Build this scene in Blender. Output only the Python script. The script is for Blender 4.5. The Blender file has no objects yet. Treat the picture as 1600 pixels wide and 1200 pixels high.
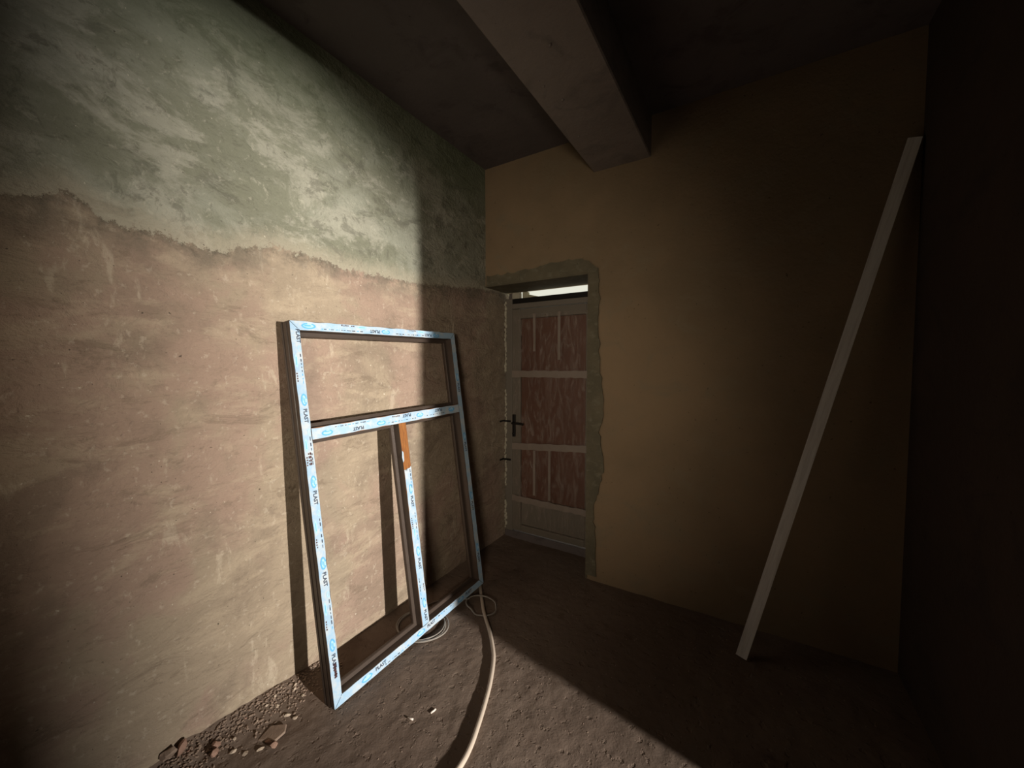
import bpy, bmesh, math, random
from mathutils import Vector, Matrix, noise
random.seed(7)
C = bpy.context.scene.collection
S = bpy.context.scene
PI = math.pi

# ------------------------------------------------------------------ camera, sky, lights, exposure
cam_d = bpy.data.cameras.new('camera'); cam = bpy.data.objects.new('camera', cam_d); C.objects.link(cam)
cam.location = (1.81, 0, 1.5)
cam.rotation_euler = (PI/2 - math.atan(28/600), 0, math.radians(31.6))
cam_d.sensor_width = 36; cam_d.lens = 13.5; cam_d.clip_start = 0.02
S.camera = cam

w = bpy.data.worlds.new('sky'); S.world = w; w.use_nodes = True
w.node_tree.nodes['Background'].inputs[0].default_value = (0.93, 0.92, 0.78, 1)
w.node_tree.nodes['Background'].inputs[1].default_value = 0.85

def lamp(name, kind, loc, target, power, color, **kw):
    d = bpy.data.lights.new(name, kind); d.energy = power; d.color = color
    for k, v in kw.items(): setattr(d, k, v)
    o = bpy.data.objects.new(name, d); C.objects.link(o)
    o.location = loc
    o.rotation_euler = (Vector(target) - Vector(loc)).to_track_quat('-Z', 'Y').to_euler()
    return o
# daylight that reaches the room through the doorway in the right wall
lamp('daylight', 'SPOT', (6.9, 0.70, 1.62), (0, 0.64, 0.95), 3150, (1.0, 0.95, 0.87),
     spot_size=math.radians(35.5), spot_blend=0.6, shadow_soft_size=0.09)
# weaker fill added behind the camera to lift the dark side
lamp('fill_light', 'SPOT', (2.1, -1.1, 1.5), (0, 2.0, 1.42), 150, (1.0, 0.86, 0.68),
     spot_size=math.radians(67), spot_blend=1.0, shadow_soft_size=0.25)

S.view_settings.view_transform = 'Standard'; S.view_settings.look = 'None'
S.view_settings.gamma = 1; S.view_settings.use_curve_mapping = False
S.view_settings.exposure = 0.0

# ------------------------------------------------------------------ helpers
def obj(name, me, mats=(), parent=None, smooth=False):
    if isinstance(me, bmesh.types.BMesh):
        m = bpy.data.meshes.new(name); bmesh.ops.recalc_face_normals(me, faces=me.faces[:]); me.to_mesh(m); me.free(); me = m
    if not isinstance(mats, (list, tuple)): mats = [mats]
    for x in mats: me.materials.append(x)
    if smooth:
        for p in me.polygons: p.use_smooth = True
    o = bpy.data.objects.new(name, me); C.objects.link(o)
    if parent: o.parent = parent
    return o
def tag(o, label, cat, group=None):
    o['label'] = label; o['category'] = cat
    if group: o['group'] = group
    return o
def struct(o): o['kind'] = 'structure'; return o
def empty(name, loc=(0,0,0)):
    o = bpy.data.objects.new(name, None); C.objects.link(o); o.location = loc; o.empty_display_size = .1; return o
def box(bm, a, b, mi=0):
    vs = [bm.verts.new((x, y, z)) for x in (a[0], b[0]) for y in (a[1], b[1]) for z in (a[2], b[2])]
    for f in ((0,1,3,2),(4,6,7,5),(0,4,5,1),(2,3,7,6),(0,2,6,4),(1,5,7,3)):
        fc = bm.faces.new([vs[i] for i in f]); fc.material_index = mi
    return vs
def boxes(*L):
    bm = bmesh.new()
    for a, b in L: box(bm, a, b)
    return bm
def bevel(bm, w, seg=1):
    bmesh.ops.bevel(bm, geom=bm.edges[:], offset=w, segments=seg, affect='EDGES', profile=.5); return bm
def prism(bm, pts, axis, a, b):
    """polygon pts (2D) extruded along axis from a to b"""
    def P(p, t):
        v = list(p); v.insert(axis, t); return v
    A = [bm.verts.new(P(p, a)) for p in pts]; B = [bm.verts.new(P(p, b)) for p in pts]
    n = len(pts)
    bm.faces.new(A); bm.faces.new(B[::-1])
    for i in range(n): bm.faces.new((A[i], B[i], B[(i+1) % n], A[(i+1) % n]))
def tube(bm, pts, r, seg=10):
    pts = [Vector(p) for p in pts]; rings = []; up = Vector((0, 0, 1))
    for i, p in enumerate(pts):
        t = (pts[min(i+1, len(pts)-1)] - pts[max(i-1, 0)]).normalized()
        s = t.cross(up); s = s.normalized() if s.length > 1e-4 else Vector((1, 0, 0)); u = s.cross(t)
        rings.append([bm.verts.new(p + s*r*math.cos(a) + u*r*math.sin(a)) for a in [2*PI*k/seg for k in range(seg)]])
    for A, B in zip(rings, rings[1:]):
        for k in range(seg): bm.faces.new((A[k], A[(k+1) % seg], B[(k+1) % seg], B[k]))
    bm.faces.new(rings[0]); bm.faces.new(rings[-1][::-1])
def catmull(P, n=8):
    P = [Vector(p) for p in P]; Q = [2*P[0]-P[1]] + P + [2*P[-1]-P[-2]]; out = []
    for i in range(1, len(Q)-2):
        a, b, c, d = Q[i-1:i+3]
        for k in range(n):
            t = k/n
            out.append(.5*((2*b) + (c-a)*t + (2*a-5*b+4*c-d)*t*t + (3*b-a-3*c+d)*t**3))
    out.append(P[-1]); return out

class N:
    """small node-graph builder"""
    def __init__(s, name, rough=.8, spec=.3):
        s.m = bpy.data.materials.new(name); s.m.use_nodes = True; s.t = s.m.node_tree
        s.b = s.t.nodes['Principled BSDF']; s.b.inputs['Roughness'].default_value = rough
        s.b.inputs['Specular IOR Level'].default_value = spec
        s.co = s.t.nodes.new('ShaderNodeTexCoord').outputs['Object']
    def put(s, inp, v):
        if isinstance(v, bpy.types.NodeSocket): s.t.links.new(v, inp)
        else: inp.default_value = v
    def map(s, scale=(1,1,1), loc=(0,0,0), rot=(0,0,0)):
        n = s.t.nodes.new('ShaderNodeMapping'); n.inputs['Scale'].default_value = scale; n.inputs['Location'].default_value = loc
        n.inputs['Rotation'].default_value = rot
        s.t.links.new(s.co, n.inputs[0]); return n.outputs[0]
    def noise(s, scale, detail=5, rough=.55, vec=None, dist=0):
        n = s.t.nodes.new('ShaderNodeTexNoise'); n.inputs['Scale'].default_value = scale; n.inputs['Detail'].default_value = detail
        n.inputs['Roughness'].default_value = rough; n.inputs['Distortion'].default_value = dist
        s.t.links.new(vec or s.co, n.inputs['Vector']); return n.outputs['Fac']
    def math(s, op, a, b=0.0, clamp=False):
        n = s.t.nodes.new('ShaderNodeMath'); n.operation = op; n.use_clamp = clamp
        s.put(n.inputs[0], a); s.put(n.inputs[1], b); return n.outputs[0]
    def rng(s, v, a, b, c=0.0, d=1.0):
        n = s.t.nodes.new('ShaderNodeMapRange'); n.interpolation_type = 'SMOOTHSTEP'
        s.put(n.inputs[0], v)
        for i, x in enumerate((a, b, c, d)): n.inputs[i+1].default_value = x
        return n.outputs[0]
    def mix(s, f, a, b):
        n = s.t.nodes.new('ShaderNodeMix'); n.data_type = 'RGBA'
        s.put(n.inputs[0], f)
        for i, x in ((6, a), (7, b)): s.put(n.inputs[i], (*x, 1) if isinstance(x, tuple) else x)
        return n.outputs[2]
    def sep(s):
        n = s.t.nodes.new('ShaderNodeSeparateXYZ'); s.t.links.new(s.co, n.inputs[0]); return n.outputs
    def bump(s, h, strength=.5, dist=.01):
        n = s.t.nodes.new('ShaderNodeBump'); n.inputs['Strength'].default_value = strength; n.inputs['Distance'].default_value = dist
        s.put(n.inputs['Height'], h); s.t.links.new(n.outputs[0], s.b.inputs['Normal'])
    def color(s, v): s.put(s.b.inputs['Base Color'], (*v, 1) if isinstance(v, tuple) else v)
def plain(name, col, rough=.6, spec=.3, var=.15, scale=8, bump=0):
    n = N(name, rough, spec); f = n.noise(scale)
    n.color(n.mix(f, tuple(c*(1-var) for c in col), tuple(c*(1+var) for c in col)))
    if bump: n.bump(n.noise(scale*6), bump, .003)
    return n.m

# ------------------------------------------------------------------ materials of the shell
# ragged line between the two coats of plaster on the left wall: (y, z)
LINE = [(-1.3, 1.93), (-.3, 1.93), (.1, 1.96), (.19, 1.985), (.25, 2.005), (.31, 2.03), (.39, 1.99), (.46, 1.975), (.53, 1.97), (.69, 1.965), (.85, 2.012),
        (1.01, 2.03), (1.17, 2.018), (1.36, 2.008), (1.53, 2.02), (1.78, 2.027), (2.09, 2.06), (2.5, 2.11), (2.84, 2.12)]
def line_z(y):
    for (a, za), (b, zb) in zip(LINE, LINE[1:]):
        if y <= b: return za + (zb-za)*max(0, (y-a))/(b-a)
    return LINE[-1][1]

def plaster_left():
    n = N('plaster_left', .9, .15)
    x, y, z = n.sep()
    ramp = n.t.nodes.new('ShaderNodeFloatCurve'); cv = ramp.mapping.curves[0]
    pts = [((a+1.3)/4.14, (b-1.5)) for a, b in LINE]
    cv.points[0].location = pts[0]; cv.points[1].location = pts[-1]
    for p in pts[1:-1]: cv.points.new(*p)
    ramp.mapping.update()
    n.put(ramp.inputs['Value'], n.math('DIVIDE', n.math('ADD', y, 1.3), 4.14))
    lz = n.math('ADD', ramp.outputs[0], 1.5)
    j = n.math('MULTIPLY', n.math('SUBTRACT', n.noise(9, 3, .5), .5), .05)
    j2 = n.math('MULTIPLY', n.math('SUBTRACT', n.noise(30, 8, .85), .5), .15)
    d = n.math('SUBTRACT', n.math('ADD', z, n.math('ADD', j, j2)), lz)        # >0 upper coat
    up = n.rng(d, -.004, .004)
    # lower coat: warm beige with pink, olive and pale trowel smears
    sm = n.map((1, .75, 2.2), rot=(.45, 0, 0)); sm2 = n.map((1, 1.9, .6), (3, 1, 2), (-.35, 0, 0))
    a = n.noise(1.6, 5, .6, None, .2); b = n.noise(3.4, 12, .70, sm, .3); c = n.noise(5.5, 12, .72, sm2, .3)
    lo = n.mix(n.rng(a, .44, .56), (.365, .262, .202), (.365, .290, .212))
    lo = n.mix(n.math('MULTIPLY', n.rng(n.noise(1.7, 12, .68, n.map((1, 1, 1), (7, 7, 7)), .4), .49, .62), .55), lo, (.235, .180, .135))
    lo = n.mix(n.math('MULTIPLY', n.rng(b, .50, .62), .50), lo, (.48, .385, .280))
    lo = n.mix(n.math('MULTIPLY', n.rng(c, .58, .66), .55), lo, (.56, .47, .36))
    lo = n.mix(n.math('MULTIPLY', n.rng(n.noise(6, 12, .76, n.map((1, .6, 1.5), (1, 8, 3), (.8, 0, 0)), .5), .55, .62), .45), lo, (.20, .150, .108))
    lo = n.mix(n.math('MULTIPLY', n.rng(n.noise(19, 8, .75, sm, .6), .53, .66), .28), lo, (.19, .145, .105))
    lo = n.mix(n.math('MULTIPLY', n.rng(n.noise(31, 6, .7, n.map((1, 1, 1), (2, 9, 4))), .58, .66), .35), lo, (.62, .53, .42))
    # darker grey band just under the upper coat
    band = n.math('MULTIPLY', n.rng(d, -.16, -.01), n.rng(n.noise(7, 7, .7, n.map((1,1,1), (1,9,3))), .35, .62))
    lo = n.mix(n.math('MULTIPLY', band, .75), lo, (.165, .140, .108))
    edge = n.math('MULTIPLY', n.rng(d, -.035, -.004), n.rng(n.noise(18, 6, .7), .38, .6))
    lo = n.mix(n.math('MULTIPLY', edge, .6), lo, (.10, .085, .065))
    # upper coat: grey-green with cream swirls
    e = n.noise(1.8, 8, .66, n.map((1, 1, 1.5), (2, 5, 1), (.7, 0, 0)), .25); g = n.noise(3.2, 12, .70, n.map((1, .8, 1.3), (4, 4, 4), (.55, 0, 0)), .5)
    u = n.mix(n.rng(e, .42, .58), (.215, .215, .158), (.30, .30, .238))
    u = n.mix(n.math('MULTIPLY', n.rng(g, .49, .58), .75), u, (.385, .37, .30))
    u = n.mix(n.math('MULTIPLY', n.rng(n.noise(5, 12, .72, n.map((1, .8, 1.4), (8, 2, 1), (.6, 0, 0)), .7), .53, .61), .65), u, (.145, .140, .108))
    u = n.mix(n.math('MULTIPLY', n.rng(n.noise(16, 10, .75, None, .8), .55, .63), .5), u, (.13, .125, .095))
    u = n.mix(n.math('MULTIPLY', n.rng(n.noise(23, 8, .75, n.map((1, 1, 1), (3, 3, 8)), .4), .56, .64), .4), u, (.50, .47, .38))
    u = n.mix(n.math('MULTIPLY', n.rng(z, 2.5, 2.95), .6), u, (.120, .148, .080))  # green tint of the light near the ceiling put into the colour
    rim = n.math('SUBTRACT', 1.0, n.rng(d, .0, .11)); u = n.mix(n.math('MULTIPLY', rim, .65), u, (.43, .375, .285))
    col = n.mix(up, lo, u)
    # pits and specks
    sp = n.noise(70, 2, .5, n.map((1,1,1), (3,3,3)))
    col = n.mix(n.math('MULTIPLY', n.rng(sp, .73, .78), .8), col, (.07, .055, .04))
    sp2 = n.noise(55, 2, .5, n.map((1,1,1), (13,3,9)))
    col = n.mix(n.math('MULTIPLY', n.rng(sp2, .74, .79), .7), col, (.75, .68, .55))
    n.color(col)
    h = n.math('ADD', n.math('MULTIPLY', n.noise(6, 10, .62, n.map((1, .8, 1.5), rot=(.6, 0, 0)), .8), 1.0), n.math('MULTIPLY', n.noise(45, 6, .7), .25))
    h = n.math('ADD', h, n.math('MULTIPLY', sp, -.15))
    n.bump(h, .9, .03)
    return n.m
def rough_plaster(name, c1, c2, c3, scale=1.5, bump=.5):
    n = N(name, .92, .12)
    col = n.mix(n.rng(n.noise(scale, 6, .6), .35, .65), c1, c2)
    col = n.mix(n.rng(n.noise(scale*3.1, 7, .65, n.map((1, 1, 1.6), (5, 2, 1)), .7), .5, .7), col, c3)
    sp = n.noise(60, 2, .5, n.map((1,1,1), (3,1,3)))
    col = n.mix(n.math('MULTIPLY', n.rng(sp, .72, .77), .7), col, tuple(x*.3 for x in c1))
    n.color(col)
    n.bump(n.math('ADD', n.noise(5, 9, .62), n.math('MULTIPLY', n.noise(50, 4, .7), .2)), bump, .02)
    return n.m
M_left = plaster_left()
M_back = rough_plaster('plaster_back', (.235, .170, .105), (.29, .205, .125), (.255, .195, .125), 1.3)
M_patch = rough_plaster('patch_mortar', (.125, .110, .075), (.16, .135, .09), (.19, .17, .12), 5, .9)
M_dark = rough_plaster('dark_right', (.048, .034, .027), (.058, .040, .031), (.042, .031, .026), 1.2)  # darkness of the unlit right wall put into the base colour
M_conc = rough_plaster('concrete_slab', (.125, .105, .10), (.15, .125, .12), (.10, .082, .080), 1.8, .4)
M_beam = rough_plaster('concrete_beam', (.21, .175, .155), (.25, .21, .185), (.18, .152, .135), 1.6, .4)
def floor_mat():
    n = N('dusty_screed', .95, .1)
    col = n.mix(n.rng(n.noise(1.7, 6, .6), .35, .65), (.150, .108, .084), (.185, .138, .108))
    col = n.mix(n.rng(n.noise(6, 8, .7), .55, .72), col, (.115, .080, .060))
    col = n.mix(n.math('MULTIPLY', n.rng(n.noise(28, 6, .7), .62, .72), .6), col, (.10, .07, .052))
    col = n.mix(n.math('MULTIPLY', n.rng(n.noise(38, 4, .7, n.map((1,1,1), (4,8,2))), .66, .74), .4), col, (.28, .21, .17))
    n.color(col)
    pit = n.rng(n.noise(26, 3, .5, n.map((1, 1, 1), (6, 1, 1))), .30, .40)
    lump = n.rng(n.noise(33, 4, .6, n.map((1, 1, 1), (1, 6, 1))), .60, .74)
    n.bump(n.math('ADD', n.math('ADD', n.math('MULTIPLY', n.noise(9, 8, .55), .8), n.math('MULTIPLY', pit, .28)), n.math('ADD', n.math('MULTIPLY', lump, .35), n.math('MULTIPLY', n.noise(110, 4, .6), .16))), .6, .016)
    return n.m
M_floor = floor_mat()

# ------------------------------------------------------------------ room shell
X1, Y0, Y1, ZC = 2.47, -1.25, 2.54, 3.05     # left wall x=0, back wall y=2.54, right wall x=2.47
DY = 2.84                                      # plane of the door in its recess
def grid(nu, nv, fn):
    vs = [fn(i/nu, j/nv) for j in range(nv+1) for i in range(nu+1)]
    fs = [(j*(nu+1)+i, j*(nu+1)+i+1, (j+1)*(nu+1)+i+1, (j+1)*(nu+1)+i) for j in range(nv) for i in range(nu)]
    me = bpy.data.meshes.new('grid'); me.from_pydata(vs, [], fs); me.update(); return me
def ns(x, y, z=0): return noise.noise(Vector((x, y, z)))
def left_fn(u, v):
    y = Y0 + (DY+.06-Y0)*u; z = ZC*v
    d = z + .05*ns(y*7, z*7) + .022*ns(y*25, z*25) - line_z(y)
    x = .004*ns(y*2.1, z*2.1, 3) + .0012*ns(y*11, z*11, 5)
    x += .004 if d > 0 else 0
    return (x-.004, y, z)
wl = struct(obj('wall_left', grid(300, 230, left_fn), M_left, smooth=True))
struct_back = boxes(((-.25, Y0-.2, -.15), (-.02, DY+.3, ZC+.2)))
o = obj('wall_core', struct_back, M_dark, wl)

def floor_h(x, y):
    h = .004*ns(x*1.5, y*1.5) + .0035*ns(x*9, y*9, 2) + .002*ns(x*30, y*30, 4)
    m = max(0, min(1, (1.15-y)/.6))
    h += m*.05*math.exp(-max(0, x-.0)/.10)*(1+.5*ns(x*14, y*14)) + m*.010*math.exp(-x/.3)*(.6+ns(x*22, y*22, 1))
    h += .012*math.exp(-x/.05)
    return h - .004
floor = struct(obj('floor', grid(260, 400, lambda u, v: (-.01+(X1+.02)*u, Y0+(DY+.1-Y0)*v, floor_h(X1*u, Y0+(DY+.1-Y0)*v))), M_floor, smooth=True))
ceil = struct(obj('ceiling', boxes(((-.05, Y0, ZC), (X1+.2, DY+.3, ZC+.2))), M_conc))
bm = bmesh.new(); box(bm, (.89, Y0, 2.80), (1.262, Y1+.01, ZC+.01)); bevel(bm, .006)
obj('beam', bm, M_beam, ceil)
bm = bmesh.new()
for k in range(9):      # stones and blisters on the beam's soffit
    x = random.uniform(.95, 1.2); y = random.uniform(.9, 2.3)
    bmesh.ops.create_icosphere(bm, subdivisions=1, radius=random.uniform(.004, .009), matrix=Matrix.Translation((x, y, 2.799)))
g = obj('plaster_blister', bm, M_beam, ceil); g['kind'] = 'stuff'

# back wall with the door recess at its left end
OX, OZ = .866, 2.135
def pris(p, ax, a, b):
    bm = bmesh.new(); prism(bm, p, ax, a, b); return bm
wb = struct(obj('wall_back', pris([(-.02, OZ), (OX, OZ), (OX, -.1), (X1+.2, -.1), (X1+.2, ZC+.05), (-.02, ZC+.05)], 1, Y1, DY+.055), M_back))
# ragged mortar band round the recess, proud of the wall
def ragged(pts, n=14, amp=.008, seed=0):
    out = []
    for (a, b) in zip(pts, pts[1:]):
        for k in range(n):
            t = k/n; x = a[0]+(b[0]-a[0])*t; z = a[1]+(b[1]-a[1])*t
            out.append((x+amp*ns(x*30, z*30, seed), z+amp*ns(x*30, z*30, seed+9)))
    out.append(pts[-1]); return out
outer = ragged([(.012, 2.215), (.25, 2.215), (.45, 2.225), (.60, 2.245), (.80, 2.24), (.885, 2.21), (.93, 2.15), (.945, 2.02), (.935, 1.8), (.955, 1.45), (.985, 1.2),
                (.955, 1.05), (.985, .80), (.945, .62), (.915, .5), (.93, .3), (.94, .03)], 7, .014)
bm = bmesh.new()
def quadstrip(outer, inner, y0, y1):
    n = len(outer)
    A = [bm.verts.new((p[0], y0+.003*ns(p[0]*40, p[1]*40), p[1])) for p in outer]; B = [bm.verts.new((p[0], y0, p[1])) for p in inner]
    A2 = [bm.verts.new((p[0], y1, p[1])) for p in outer]; B2 = [bm.verts.new((p[0], y1, p[1])) for p in inner]
    for i in range(n-1):
        bm.faces.new((A[i], A[i+1], B[i+1], B[i])); bm.faces.new((A[i], A2[i], A2[i+1], A[i+1])); bm.faces.new((B[i], B[i+1], B2[i+1], B2[i]))
inner = [(min(p[0], OX-.001) if p[1] < 2.16 else min(p[0], OX-.001), max(min(p[1], OZ+.001), 0)) for p in outer]
quadstrip(outer, inner, Y1-.010, Y1+.004)
obj('mortar_band', bm, M_patch, wb)
bm = pris([(OX-.006, 0), (OX+.004, 0), (OX+.004, OZ+.003), (0, OZ+.003), (0, OZ-.006), (OX-.006, OZ-.006)], 1, Y1-.006, DY)
obj('reveal_mortar', bm, M_patch, wb)

# right wall with the doorway that lets the daylight in (out of the frame, beside the camera)
DA, DB, DZ = .16, 1.407, 2.80
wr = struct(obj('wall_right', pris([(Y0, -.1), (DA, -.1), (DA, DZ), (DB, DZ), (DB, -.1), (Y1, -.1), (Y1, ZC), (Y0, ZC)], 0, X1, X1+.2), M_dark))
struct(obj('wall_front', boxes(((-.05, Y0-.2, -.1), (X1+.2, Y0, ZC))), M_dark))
# the neighbouring room, only a dark shell plus an unseen blocker added to fade the daylight
nb = (((X1+.2, -2.2, -.15), (8, 3.4, -.02)), ((X1+.2, -2.2, ZC), (8, 3.4, ZC+.15)), ((8, -2.2, -.15), (8.15, 3.4, ZC)),
           ((X1+.2, -2.35, -.15), (8, -2.2, ZC)), ((X1+.2, 3.4, -.15), (8, 3.55, ZC)), ((X1+.2, 2.84, -.1), (X1+.4, 3.4, ZC)), ((X1+.2, -2.2, -.1), (X1+.3, Y0, ZC)))
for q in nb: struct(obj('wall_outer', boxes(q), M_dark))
struct(obj('light_blocker', boxes(((5.8, -2.2, -.02), (5.9, 0.688, ZC))), M_dark))

# ------------------------------------------------------------------ recessed door, white plastic under film
M_door = plain('door_plastic', (.17, .145, .115), .55, .3, .08)
M_frame_d = plain('door_frame_plastic', (.19, .165, .135), .5, .3, .1)
M_panel = plain('door_panel', (.125, .055, .036), .45, .4, .2, 3)
M_tape = plain('tape', (.25, .20, .165), .4, .4, .15, 14)
M_black = plain('black_metal', (.012, .010, .009), .5, .3, .1)
M_foam = plain('mounting_foam', (.50, .46, .36), .9, .1, .25, 30, .8)
M_pale = plain('pale_block', (.55, .52, .38), .9, .1, .1, 10)
def film_mat():
    n = N('clear_film', .22, .5)
    n.color((.45, .36, .30)); n.put(n.b.inputs['Alpha'], n.rng(n.noise(7, 6, .6, n.map((3, 1, .8)), 1.5), .4, .75, .03, .38))
    n.bump(n.noise(9, 4, .6, n.map((3, 1, .7)), 2), .8, .02); return n.m
M_film_d = film_mat()
door = struct(empty('door_1', (0, DY, 0)))
def dpart(name, bm, m, par=door, smooth=False): return obj(name, bm, m, par, smooth)
L0, L1 = .075, OX-.035      # leaf edges
fr = [((.008, -.02, .055), (.075, .05, 2.075)), ((OX-.055, -.02, .055), (OX-.005, .05, 2.075)), ((.075, -.02, 1.985), (OX-.055, .05, 2.03))]
for i, (a, b) in enumerate(fr):
    bm = bmesh.new(); box(bm, a, b); bevel(bm, .004); dpart('frame_head' if i == 2 else 'frame_jamb', bm, M_frame_d)
bm = bmesh.new(); box(bm, (.075, -.012, 2.032), (OX-.006, .05, 2.073)); bevel(bm, .003); dpart('black_bar', bm, M_black)  # plain black bar between frame head and open gap
bm = bmesh.new(); box(bm, (.0, -.02, -.02), (OX, .18, .055)); bevel(bm, .008, 2); dpart('threshold', bm, M_conc)
lb = [('stile', (.082, -.03, .075), (.165, .02, 1.98)), ('stile', (.745, -.03, .075), (.83, .02, 1.98)),
      ('rail', (.165, -.03, 1.90), (.745, .02, 1.98)), ('rail', (.165, -.03, .075), (.745, .02, .13)), ('rail', (.165, -.026, .33), (.745, .02, .37))]
leaf = dpart('door_leaf', boxes(((.10, -.005, .1), (.82, .015, 1.95))), M_door)
for nme, a, b in lb:
    bm = bmesh.new(); box(bm, a, b); bevel(bm, .005, 2); obj(nme, bm, M_door, leaf)
def panel(z0, z1, m):
    bm = bmesh.new(); box(bm, (.166, -.018, z0), (.744, -.006, z1)); bevel(bm, .004)
    return obj('door_panel', bm, m, leaf)
panel(.372, 1.898, M_panel); panel(.132, .328, M_door)
def sheet(x0, x1, z0, z1, y, amp, nu=40, nv=50, rag=0, sl=0):
    def fn(u, v):
        x = x0+(x1-x0)*u; z = z0+(z1-z0)*v + sl*(u-.5)
        if rag: z += rag*ns(x*18, v*3, z0)
        return (x, y - amp*abs(ns(x*9+1.5*z, z*1.8, z0)) - amp*.5*abs(ns(x*25, z*5, 3)), z)
    return grid(nu, nv, fn)
dpart('protective_film', sheet(.10, .82, .12, 1.93, -.034, .018), M_film_d, smooth=True)
for z, h, sl, rag in ((1.435, .055, .0, .006), (.84, .055, .05, .006), (.365, .05, -.005, .01)):
    dpart('tape_band', sheet(.10, .80, z-h/2, z+h/2, -.056, .006, 40, 4, rag, sl), M_tape, smooth=True)
for x, z0, z1 in ((.30, 1.62, 1.93), (.52, 1.55, 1.93), (.30, .42, .8), (.44, .4, .82)):
    dpart('tape_strip', sheet(x, x+.022, z0, z1, -.05, .01, 3, 30), M_tape, smooth=True)
# lever handle, lock cylinder and frame fixings
hd = dpart('door_handle', bevel(boxes(((.110, -.075, .90), (.140, -.066, 1.09))), .004, 2), M_black)
bm = bmesh.new(); tube(bm, catmull([(.125, -.066, 1.02), (.125, -.098, 1.02), (.140, -.112, 1.02), (.18, -.112, 1.021), (.235, -.108, 1.016)]), .009)
obj('handle_lever', bm, M_black, hd, True)
bm = bmesh.new(); tube(bm, [(.125, -.066, .93), (.125, -.082, .93)], .011, 12); obj('lock_cylinder', bm, M_black, hd, True)
for z in (1.025, .69):
    bm = pris([(.0, -.10), (.005, -.10), (.005, -.05), (.075, -.05), (.075, -.042), (.0, -.042)], 2, z-.007, z+.007)
    dpart('fixing_bracket', bm, M_black)
# crumbly foam line between frame and wall
bm = bmesh.new(); r2 = random.Random(4)
for k in range(120):
    z = .08 + k*.0165; r = r2.uniform(.006, .017)
    if ns(z*4, 3) < -.25: continue
    bmesh.ops.create_icosphere(bm, subdivisions=1, radius=r, matrix=Matrix.Translation((.008+r2.uniform(0, .010), -.022+r2.uniform(-.008, .004), z)) @ Matrix.Diagonal((.8, .9, 1.5, 1)))
fo = dpart('foam_seam', bm, M_foam, smooth=True); fo['kind'] = 'stuff'
bm = bmesh.new(); box(bm, (.06, .0, 2.07), (.135, .05, 2.13)); bevel(bm, .01, 2); dpart('foam_filler', bm, M_foam)
bm = bmesh.new(); box(bm, (.152, .02, 2.07), (.205, .06, 2.13)); bevel(bm, .006); dpart('packing_block', bm, M_pale)
bm = bmesh.new(); prism(bm, [(.21, 2.072), (.21, 2.105), (.34, 2.072)], 1, .03, .05); dpart('packing_wedge', bm, M_pale)

# ------------------------------------------------------------------ unglazed window frame leaning on the left wall
M_prof = plain('brown_profile', (.060, .043, .034), .38, .45, .2, 20)
def oak_mat():
    n = N('golden_oak_foil', .4, .4); v = n.map((60, 5, 5))
    n.color(n.mix(n.rng(n.noise(3, 8, .65, v, .6), .35, .7), (.33, .135, .038), (.17, .062, .026))); return n.m
M_oak = oak_mat()
def white_film():
    n = N('white_film', .35, .4); n.color(n.mix(n.rng(n.noise(14, 6, .7), .42, .62), (.34, .50, .66), (.50, .56, .61)))
    n.bump(n.noise(25, 3), .3, .004); return n.m
M_wf = white_film()
M_blue = plain('print_blue', (.13, .42, .75), .4, .3, .1)
M_lblue = plain('print_light_blue', (.38, .62, .84), .4, .3, .1)
M_ink = plain('print_dark', (.045, .055, .085), .4, .3, .1)
M_red = plain('print_brown', (.085, .042, .042), .4, .3, .1)
FW, FH, FD = 1.10, 1.705, .076
lean, roll = .126, .0205
wf = empty('unglazed_frame', (.318, .957, .004))
tag(wf, 'unglazed brown plastic window frame in white and blue protective film leaning on the left wall', 'window frame')
# local axes: X along the wall (world +y), Y up the frame, Z out to the room
a_ = Vector((0, math.cos(roll), math.sin(roll)))
upv = Vector((-math.sin(lean), 0, math.cos(lean)))
b_ = (upv*math.cos(roll) - Vector((0, 1, 0))*math.sin(roll)).normalized(); n_ = a_.cross(b_).normalized(); b_ = n_.cross(a_)
wf.matrix_world = Matrix(((a_.x, b_.x, n_.x, .318), (a_.y, b_.y, n_.y, .957), (a_.z, b_.z, n_.z, .009), (0, 0, 0, 1)))
# profile section: (w from the outer edge inwards, d behind the front face)
SEC = [(0, 0), (.042, 0), (.043, .003), (.043, .044), (.061, .046), (.063, .050), (.063, .060), (.054, FD), (.003, FD), (0, FD-.003), (0, .062), (.004, .060), (.004, .053), (0, .051),
       (0, .030), (.003, .028), (.003, .022), (0, .020)]
def member(name, p0, p1, inward):
    """mitred outer member from corner p0 to p1; inward = unit vector to the opening"""
    p0, p1, inw = Vector(p0), Vector(p1), Vector(inward); t = (p1-p0).normalized(); bm = bmesh.new()
    A = [bm.verts.new(Vector((*(p0 + inw*w_ + t*(w_+.0006)), -d))) for w_, d in SEC]; B = [bm.verts.new(Vector((*(p1 + inw*w_ - t*(w_+.0006)), -d))) for w_, d in SEC]
    k = len(SEC)
    for i in range(k):
        f = bm.faces.new((A[i], A[(i+1) % k], B[(i+1) % k], B[i])); f.material_index = 1 if i == 0 else 0
    bm.faces.new(A); bm.faces.new(B)
    return obj(name, bm, [M_prof, M_prof], wf)
SEC_M = [(-.026, 0), (.026, 0), (.027, .003), (.027, .044), (.045, .046), (.046, .050), (.046, .060), (.037, FD), (-.037, FD), (-.046, .060), (-.046, .050), (-.045, .046), (-.027, .044), (-.027, .003)]
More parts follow.
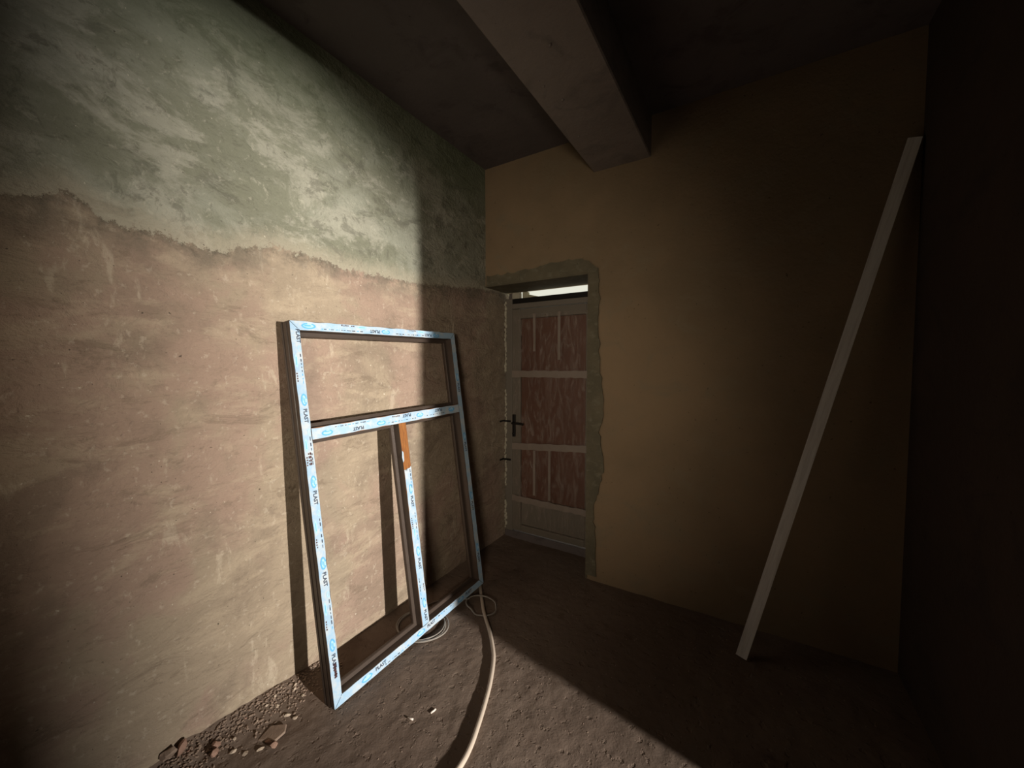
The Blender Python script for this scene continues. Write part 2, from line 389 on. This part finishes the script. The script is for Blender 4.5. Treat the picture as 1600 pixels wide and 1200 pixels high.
def bar(name, p0, p1):
    p0, p1 = Vector(p0), Vector(p1); t = (p1-p0).normalized(); s = Vector((-t.y, t.x)); bm = bmesh.new()
    A = [bm.verts.new(Vector((*(p0 + s*w_), -d-.0004))) for w_, d in SEC_M]; B = [bm.verts.new(Vector((*(p1 + s*w_), -d-.0004))) for w_, d in SEC_M]; k = len(SEC_M)
    for i in range(k):
        f = bm.faces.new((A[i], A[(i+1) % k], B[(i+1) % k], B[i])); f.material_index = 1 if i == 0 else 0
    bm.faces.new(A); bm.faces.new(B)
    return obj(name, bm, [M_prof, M_oak], wf)
TV, MU = 1.198, .562
jl = member('jamb', (0, 0), (0, FH), (1, 0)); jr = member('jamb', (FW, 0), (FW, FH), (-1, 0))
head = member('head', (0, FH), (FW, FH), (0, -1)); sill = member('sill', (0, 0), (FW, 0), (0, 1))
tr = bar('transom', (.0435, TV), (FW-.0435, TV)); mu = bar('mullion', (MU, .0435), (MU, TV-.0265))
def film(par, p0, p1, half, z=.0007, m0=0.0, m1=0.0, torn=None, bare=(), seed=0):
    """film strip on a front face: centre line p0-p1, mitre m0/m1 (+-1), ragged sides"""
    p0, p1 = Vector(p0), Vector(p1); L = (p1-p0).length; t = (p1-p0)/L; s = Vector((-t.y, t.x)); n = int(L/.012); bm = bmesh.new(); rows = []
    for i in range(n+1):
        q = i/n; row = []
        for k in range(5):
            c = (k-2)/2; wd = half*c
            if abs(c) == 1: wd -= c*.0035*max(0, ns(q*L*14, c*3, seed)+.15)
            a = q*L
            if i == 0: a += m0*wd
            if i == n: a += m1*wd
            if i == n and torn: a += .035*ns(k*1.7, 3, seed) - torn*k*.006
            v = p0 + t*a + s*wd
            row.append(bm.verts.new((v.x, v.y, z + .0004*ns(a*30, c*2, seed) + .0003)))
        rows.append(row)
    for A, B in zip(rows, rows[1:]):
        for k in range(4): bm.faces.new((A[k], A[k+1], B[k+1], B[k]))
    return obj('protective_film', bm, M_wf, par, True)
h = .0206; c = .021
g_ = .0016
film(jl, (c, c+g_), (c, FH-c-g_), h, m0=-1, m1=1, seed=1)
film(jr, (FW-c, c+g_), (FW-c, FH-c-g_), h, m0=1, m1=-1, seed=2)
film(head, (c+g_, FH-c), (FW-c-g_, FH-c), h, m0=-1, m1=1, seed=3)
film(sill, (c+g_, c), (FW-c-g_, c), h, m0=1, m1=-1, seed=4)
film(tr, (.043, TV), (FW-.043, TV), .0255, seed=5)
film(mu, (MU, .043), (MU, .925), .0255, torn=1.0, seed=6)
bm = bmesh.new(); vs = [bm.verts.new(v) for v in ((MU-.026, 1.02, .0012), (MU-.017, 1.01, .0014), (MU-.019, .965, .0014), (MU-.026, .955, .0012), (MU-.032, .985, .003))]; bm.faces.new(vs)
obj('film_scrap', bm, M_wf, mu)

# printing on the film: word, logo oval, dashed line, streaks; one mesh per ink and member
def text_mesh(s, size):
    cu = bpy.data.curves.new('t', 'FONT'); cu.body = s; cu.size = size; cu.align_x = 'CENTER'; cu.align_y = 'CENTER'; cu.offset = size*.025; cu.resolution_u = 2
    o = bpy.data.objects.new('t', cu); C.objects.link(o); dg = bpy.context.evaluated_depsgraph_get()
    me = bpy.data.meshes.new_from_object(o.evaluated_get(dg)); bpy.data.objects.remove(o); return me
T_PLAST = text_mesh('PLAST', .023)
Z_P = .0022
class Print:
    def __init__(s, par, p0, ang): s.par, s.p0, s.ang = par, Vector(p0), ang; s.b = {}
    def bm(s, k):
        if k not in s.b: s.b[k] = bmesh.new()
        return s.b[k]
    def M(s, a, w): return Matrix.Translation((s.p0.x, s.p0.y, Z_P)) @ Matrix.Rotation(s.ang, 4, 'Z') @ Matrix.Translation((a, w, 0))
    def word(s, a, w, flip=False):
        b = s.bm('ink'); n0 = len(b.verts); b.from_mesh(T_PLAST); b.verts.ensure_lookup_table()
        mt = s.M(a, w) @ (Matrix.Rotation(PI, 4, 'Z') if flip else Matrix())
        for v in b.verts[n0:]: v.co = mt @ v.co
    def oval(s, a, w, rx, ry, k='blue'):
        b = s.bm(k); mt = s.M(a, w); N_ = 18
        O = [b.verts.new(mt @ Vector((rx*math.cos(t), ry*math.sin(t), 0))) for t in [2*PI*i/N_ for i in range(N_)]]
        I = [b.verts.new(mt @ Vector((rx*.72*math.cos(t), ry*.55*math.sin(t), 0))) for t in [2*PI*i/N_ for i in range(N_)]]
        for i in range(N_):
            if i in (3, 4): continue
            b.faces.new((O[i], O[(i+1) % N_], I[(i+1) % N_], I[i]))
    def disc(s, a, w, rx, ry, k):
        b = s.bm(k); mt = s.M(a, w) @ Matrix.Translation((0, 0, -.0003)); b.faces.new([b.verts.new(mt @ Vector((rx*math.cos(t), ry*math.sin(t), 0))) for t in [2*PI*i/16 for i in range(16)]])
    def dash(s, a, w, l, h_, k='ink'):
        b = s.bm(k); mt = s.M(a, w); b.faces.new([b.verts.new(mt @ Vector(v)) for v in ((-l/2, -h_/2, 0), (l/2, -h_/2, 0), (l/2, h_/2, 0), (-l/2, h_/2, 0))])
    def logo(s, a, w, flip=False):
        d = -1 if flip else 1
        s.disc(a, w, .026, .0125, 'light'); s.oval(a, w, .028, .0135); s.dash(a+.004*d, w+.002, .022, .004, 'blue'); s.dash(a-.004*d, w-.004, .016, .003, 'blue')
        s.word(a+.070*d, w-.001, flip)
    def dashes(s, a, w, L, sd=0):
        r = random.Random(sd); x = a
        while x < a+L:
            l = r.uniform(.006, .018); s.dash(x, w, l, .0028 if r.random() < .6 else .0042, 'ink' if r.random() < .7 else 'blue'); x += l + r.uniform(.004, .012)
    def streak(s, a, w, sd=0):
        s.disc(a, w, .030, .0065, 'light'); s.dash(a, w, .035, .003, 'blue')
    def code(s, a, w, n=5, hh=.008, sd=0):
        r = random.Random(sd)
        for i in range(n): s.dash(a+i*.011, w+r.uniform(-.001, .001), .0065, hh*r.uniform(.6, 1), 'red'); 
    def done(s):
        for k, b in s.b.items():
            q = obj({'ink': 'printed_lettering', 'red': 'stamped_code', 'blue': 'printed_logo', 'light': 'printed_ground'}[k], b, {'ink': M_ink, 'red': M_red, 'blue': M_blue, 'light': M_lblue}[k], s.par); q['kind'] = 'stuff'
# left jamb reads downwards: direction -Y, so rotation -90 deg (local a grows down, w>0 points to +X)
p = Print(jl, (c, FH), -PI/2)
p.word(.068, .010)
for a in (.352, .715, 1.075, 1.435):
    p.logo(a, .004) if a != 1.435 else p.logo(a, .002)
for a in (.19, .56, .92, 1.28):
    p.oval(a-.065, .010, .014, .007, 'light'); p.dashes(a-.035, .011, .13, int(a*100)); p.streak(a-.01, -.010); p.code(a+.045, -.013, 4, .006, int(a*10))
[(p.dash(.590+i*.015, .004, .011, .007, 'red'), p.dash(.590+i*.015, -.004+.001*(i%2), .007+.003*(i%2), .005, 'red')) for i in range(4)]; p.code(1.52, .002, 6, .017, 9); p.dash(1.545, .002, .06, .010, 'red')
p.done()
# head: printed upside down, towards the left
p = Print(head, (0, FH-c), 0)
p.logo(.085, .002) if False else (p.disc(.085, .0, .034, .013, 'light'), p.oval(.085, .0, .034, .014), p.dash(.08, .001, .03, .006, 'blue'))
for a in (.52, .92):
    p.disc(a, -.004, .027, .012, 'light'); p.oval(a, -.004, .028, .013); p.dash(a, -.004, .024, .004, 'blue'); p.word(a-.072, -.004, True)
p.dashes(.15, -.010, .23, 1); p.dashes(.60, -.010, .22, 2); p.code(.255, .014, 4, .007, 2); p.code(.31, .014, 2, .007, 3); p.code(.70, .014, 5, .006, 4)
p.streak(.37, .011); p.streak(.79, .011); p.done()
# transom
p = Print(tr, (0, TV), 0)
for a in (.115, .42, .70, .98):
    p.disc(a, -.005 if a < .5 else .002, .027, .012, 'light'); p.oval(a, -.005 if a < .5 else .002, .028, .013); p.dash(a, 0, .02, .004, 'blue')
for a in (.28, .60, .86): p.word(a, -.010 if a < .5 else .012, True)
p.dashes(.16, .015, .2, 4); p.dashes(.47, -.012, .2, 5); p.code(.50, .016, 5, .007, 6); p.dashes(.76, -.01, .15, 8); p.done()
# mullion and sill, right jamb
p = Print(mu, (MU, .92), -PI/2)
for a in (.12, .47, .76): p.disc(a, .004, .026, .011, 'light'); p.oval(a, .004, .027, .012); p.word(a+.07, .004)
p.dashes(.02, .014, .09, 2); p.dashes(.26, .013, .16, 3); p.code(.28, -.014, 6, .008, 4); p.streak(.36, -.006); p.dashes(.62, -.012, .12, 7); p.code(.66, .015, 4, .007, 8); p.done()
p = Print(sill, (0, c), 0)
for a in (.17, .52, .86): p.disc(a, .0, .030, .012, 'light'); p.oval(a, .0, .030, .013); p.word(a+.08, .003)
p.dashes(.28, -.010, .16, 3); p.dashes(.64, .010, .16, 5); p.done()
p = Print(jr, (FW-c, FH), -PI/2)
for a in (.3, .7, 1.1, 1.45): p.disc(a, .0, .026, .011, 'light'); p.oval(a, 0, .027, .012); p.word(a+.07, .0)
p.done()

# ------------------------------------------------------------------ pale batten in the right-hand corner
def batten_mat():
    n = N('pale_batten', .6, .3); v = n.map((20, 20, 1.2))
    n.color(n.mix(n.rng(n.noise(4, 7, .6, v, .4), .35, .7), (.82, .78, .72), (.68, .63, .57))); n.bump(n.noise(5, 5, .6, v), .3, .003); return n.m
A, B = Vector((1.815, 2.245, .006)), Vector((2.435, 2.512, 2.545)); t = (B-A).normalized()
view = ((A+B)/2 - Vector(cam.location)).normalized(); side = t.cross(view).normalized(); nn = side.cross(t).normalized()
bm = bmesh.new(); L = (B-A).length
secs = [(-.025, -.008), (.025, -.008), (.025, .008), (.009, .008), (.009, .005), (-.009, .005), (-.009, .008), (-.025, .008)]
ra = [bm.verts.new((x, y, 0)) for x, y in secs]; rb = [bm.verts.new((x, y, L)) for x, y in secs]
for i in range(8): bm.faces.new((ra[i], ra[(i+1) % 8], rb[(i+1) % 8], rb[i]))
bm.faces.new(ra); bm.faces.new(rb)
bt = obj('batten', bm, batten_mat())
bt.matrix_world = Matrix(((side.x, nn.x, t.x, A.x), (side.y, nn.y, t.y, A.y), (side.z, nn.z, t.z, A.z), (0, 0, 0, 1)))
tag(bt, 'long pale narrow batten leaning in the dark right-hand corner', 'batten')

# ------------------------------------------------------------------ hose and coiled cable on the floor
M_hose = plain('pale_hose', (.52, .43, .35), .5, .35, .12, 5)
M_cable = plain('grey_cable', (.26, .23, .20), .5, .35, .1, 5)
hp = [(.20, 2.16), (.27, 2.08), (.35, 1.985), (.476, 1.842), (.603, 1.721), (.688, 1.628), (.742, 1.556), (.807, 1.434), (.854, 1.322), (.888, 1.229), (.916, 1.141), (.93, 1.054), (.925, .9), (.89, .7)]
bm = bmesh.new(); tube(bm, catmull([(x, y, floor_h(x, y)+.0105) for x, y in hp], 8), .0105, 12)
hs = obj('hose', bm, M_hose, None, True); tag(hs, 'pale hose curving over the dusty floor from behind the leaning frame', 'hose')
pts = []
for k in range(int(2.58*40)):
    an = -1.2 + 2*PI*k/40; rr = .150 + .010*math.sin(an*1.3+1) - .004*k/40; pts.append((.236+rr*math.cos(an)*1.0, 1.566+rr*.88*math.sin(an), .006 + .004*(k/40 % 1)))
pts += [(.13, 1.70, .006), (.17, 1.80, .006), (.25, 1.87, .006)]
for k in range(0, 46, 2):
    an = PI + .1 - 2*PI*k/40; pts.append((.432+.10*math.cos(an), 1.872+.075*math.sin(an), .008 + (.022 if .5 < (an % (2*PI)) < 4.6 else .0)))
sm = catmull(pts, 2); bm = bmesh.new(); tube(bm, [(p.x, p.y, p.z+floor_h(p.x, p.y)*.6) for p in sm], .0042, 8)
cb = obj('coiled_cable', bm, M_cable, None, True); tag(cb, 'thin grey cable lying in loops under the sill of the leaning frame', 'cable')

# ------------------------------------------------------------------ rubble at the foot of the left wall
M_stone = plain('rubble_stone', (.30, .22, .17), .9, .1, .3, 25, .6)
M_brick = plain('brick_shard', (.36, .225, .17), .9, .1, .25, 30, .6)
M_palestone = plain('mortar_crumb', (.50, .40, .31), .9, .1, .2, 30, .6)
def stone(name, loc, s, mat, seed, sub=2):
    bm = bmesh.new(); bmesh.ops.create_icosphere(bm, subdivisions=sub, radius=1)
    r = random.Random(seed)
    for k in range(11):      # chip the ball with flat cuts
        d = Vector((r.uniform(-1, 1), r.uniform(-1, 1), r.uniform(-1, 1))).normalized(); lim = r.uniform(.4, .7)
        for v in bm.verts:
            e = v.co.dot(d)
            if e > lim: v.co -= d*(e-lim)
    for v in bm.verts: v.co *= 1+.08*ns(v.co.x*3+seed, v.co.y*3, v.co.z*3)
    zmin = min(v.co.z for v in bm.verts)*s[2]
    for v in bm.verts: v.co = Vector((v.co.x*s[0], v.co.y*s[1], v.co.z*s[2]-zmin))
    o = obj(name, bm, mat); o.location = (loc[0], loc[1], floor_h(*loc)-.003); o.rotation_euler = (0, 0, r.uniform(0, PI)); return o
UN = [('brick_shard', (.262, .74), (.024, .018, .014), M_brick, 'pinkish brick shard furthest out on the floor below the wall foot', 'brick shard'),
      ('brick_shard', (.225, .735), (.026, .014, .010), M_brick, 'flat reddish brick shard beside the one furthest out from the wall', 'brick shard'),
      ('brick_shard', (.085, .612), (.026, .020, .018), M_brick, 'rounded reddish brick lump against the wall foot in the rubble', 'brick shard'),
      ('brick_shard', (.115, .597), (.028, .022, .020), M_brick, 'largest reddish brick lump in the rubble at the bottom edge', 'brick shard'),
      ('mortar_crumb', (.165, .835), (.022, .011, .010), M_palestone, 'long pale chip tilted on the rubble midway to the frame', 'stone chip'),
      ('mortar_crumb', (.205, .850), (.018, .010, .010), M_palestone, 'small pale chip just right of the long tilted one', 'stone chip'),
      ('mortar_crumb', (.195, .665), (.018, .012, .010), M_palestone, 'small pale chip in front of the reddish lumps', 'stone chip'),
      ('mortar_crumb', (.225, .705), (.020, .010, .008), M_palestone, 'narrow pale sliver below the flat reddish shard', 'stone chip'),
      ('brick_shard', (.030, .520), (.040, .018, .040), M_brick, 'upright reddish brick fragment leaning on the wall foot', 'brick shard'),
      ('rubble_stone', (.012, .485), (.045, .028, .030), M_stone, 'dark stone lump at the left end of the rubble', 'stone'),
      ('mortar_crumb', (.150, .640), (.020, .013, .010), M_palestone, 'pale chip between the largest reddish lump and the small pale chip', 'stone chip'),
      ('mortar_crumb', (.090, .835), (.016, .012, .010), M_palestone, 'pale chip at the wall foot halfway along the rubble', 'stone chip')]
for i, (nme, l, s, m, lab, cat) in enumerate(UN):
    tag(stone(nme, l, tuple(q*.85 for q in s), m, i+3), lab, cat)
# a flat broken slab
bm = bmesh.new(); prism(bm, [(-.045, -.03), (.03, -.036), (.05, .0), (.035, .034), (-.03, .030)], 2, 0, .010); bevel(bm, .003)
sl = obj('mortar_slab', bm, M_stone); sl.location = (.20, .765, floor_h(.20, .765)+.001); sl.rotation_euler = (.06, -.10, .5)
tag(sl, 'flat dusty slab of mortar lying in the rubble by the wall', 'slab')
srcs = []
r = random.Random(11)
for k in range(44):
    y = r.uniform(.46, 1.05); x = .015 + abs(r.gauss(0, .07))*(1.25-y*.75)+ r.uniform(0, .05); s = r.uniform(.006, .012)
    if k < 6: o = stone('rubble_chip', (x, y), (s, s*.8, s*.7), (M_stone, M_palestone, M_stone, M_brick, M_stone, M_stone)[k], 40+k, 1); srcs.append(o)
    else:
        o = srcs[k % 6].copy(); C.objects.link(o); o.location = (x, y, floor_h(x, y)-.002); o.rotation_euler = (r.uniform(-.4, .4), r.uniform(-.4, .4), r.uniform(0, 6))
        q = r.uniform(.7, 1.4); o.scale = (q, q, q)
    tag(o, 'small dusty rubble chip scattered at the foot of the left wall', 'stone chip', 'small rubble chips at the foot of the left wall')
HP = [(p.x, p.y) for p in catmull([(x, y, 0) for x, y in hp], 4)]
def grit(name, n, fn, mat, smin, smax, sd):
    bm = bmesh.new(); r = random.Random(sd)
    for k in range(n):
        x, y = fn(r); s = r.uniform(smin, smax)
        if any((x-a)**2+(y-b)**2 < .03**2 for a, b in HP): continue
        bmesh.ops.create_icosphere(bm, subdivisions=1, radius=s, matrix=Matrix.Translation((x, y, floor_h(x, y)+s*.2)) @ Matrix.Rotation(r.uniform(0, 6), 4, 'Z') @ Matrix.Diagonal((1.3, .8, .6, 1)))
    o = obj(name, bm, mat); o['kind'] = 'stuff'; return o
g1 = grit('rubble_grit', 900, lambda r: (.008 + abs(r.gauss(0, .07)), r.uniform(.3, 1.15)), M_stone, .002, .006, 2); tag(g1, 'fine brown grit and crumbs along the foot of the left wall', 'grit')
g2 = grit('floor_grit', 420, lambda r: (r.uniform(.3, 2.3), r.uniform(.4, 2.4)), M_stone, .0012, .0035, 5); tag(g2, 'loose crumbs sprinkled over the dusty open floor', 'grit')
M_butt = plain('butt_paper', (.80, .70, .62), .8, .2, .1, 30)
for (x, y, a, lab) in ((.619, 1.109, .15, 'tiny pale cigarette butt nearer the frame on the dusty floor'), (.677, 1.187, 1.35, 'tiny pale cigarette butt nearer the hose on the dusty floor')):
    bm = bmesh.new(); tube(bm, [(-.013, 0, .004), (.005, 0, .004), (.0135, .0015, .004)], .0038, 8)
    o = obj('cigarette_butt', bm, M_butt, None, True); o.location = (x, y, floor_h(x, y)); o.rotation_euler = (0, 0, a); tag(o, lab, 'cigarette butt')
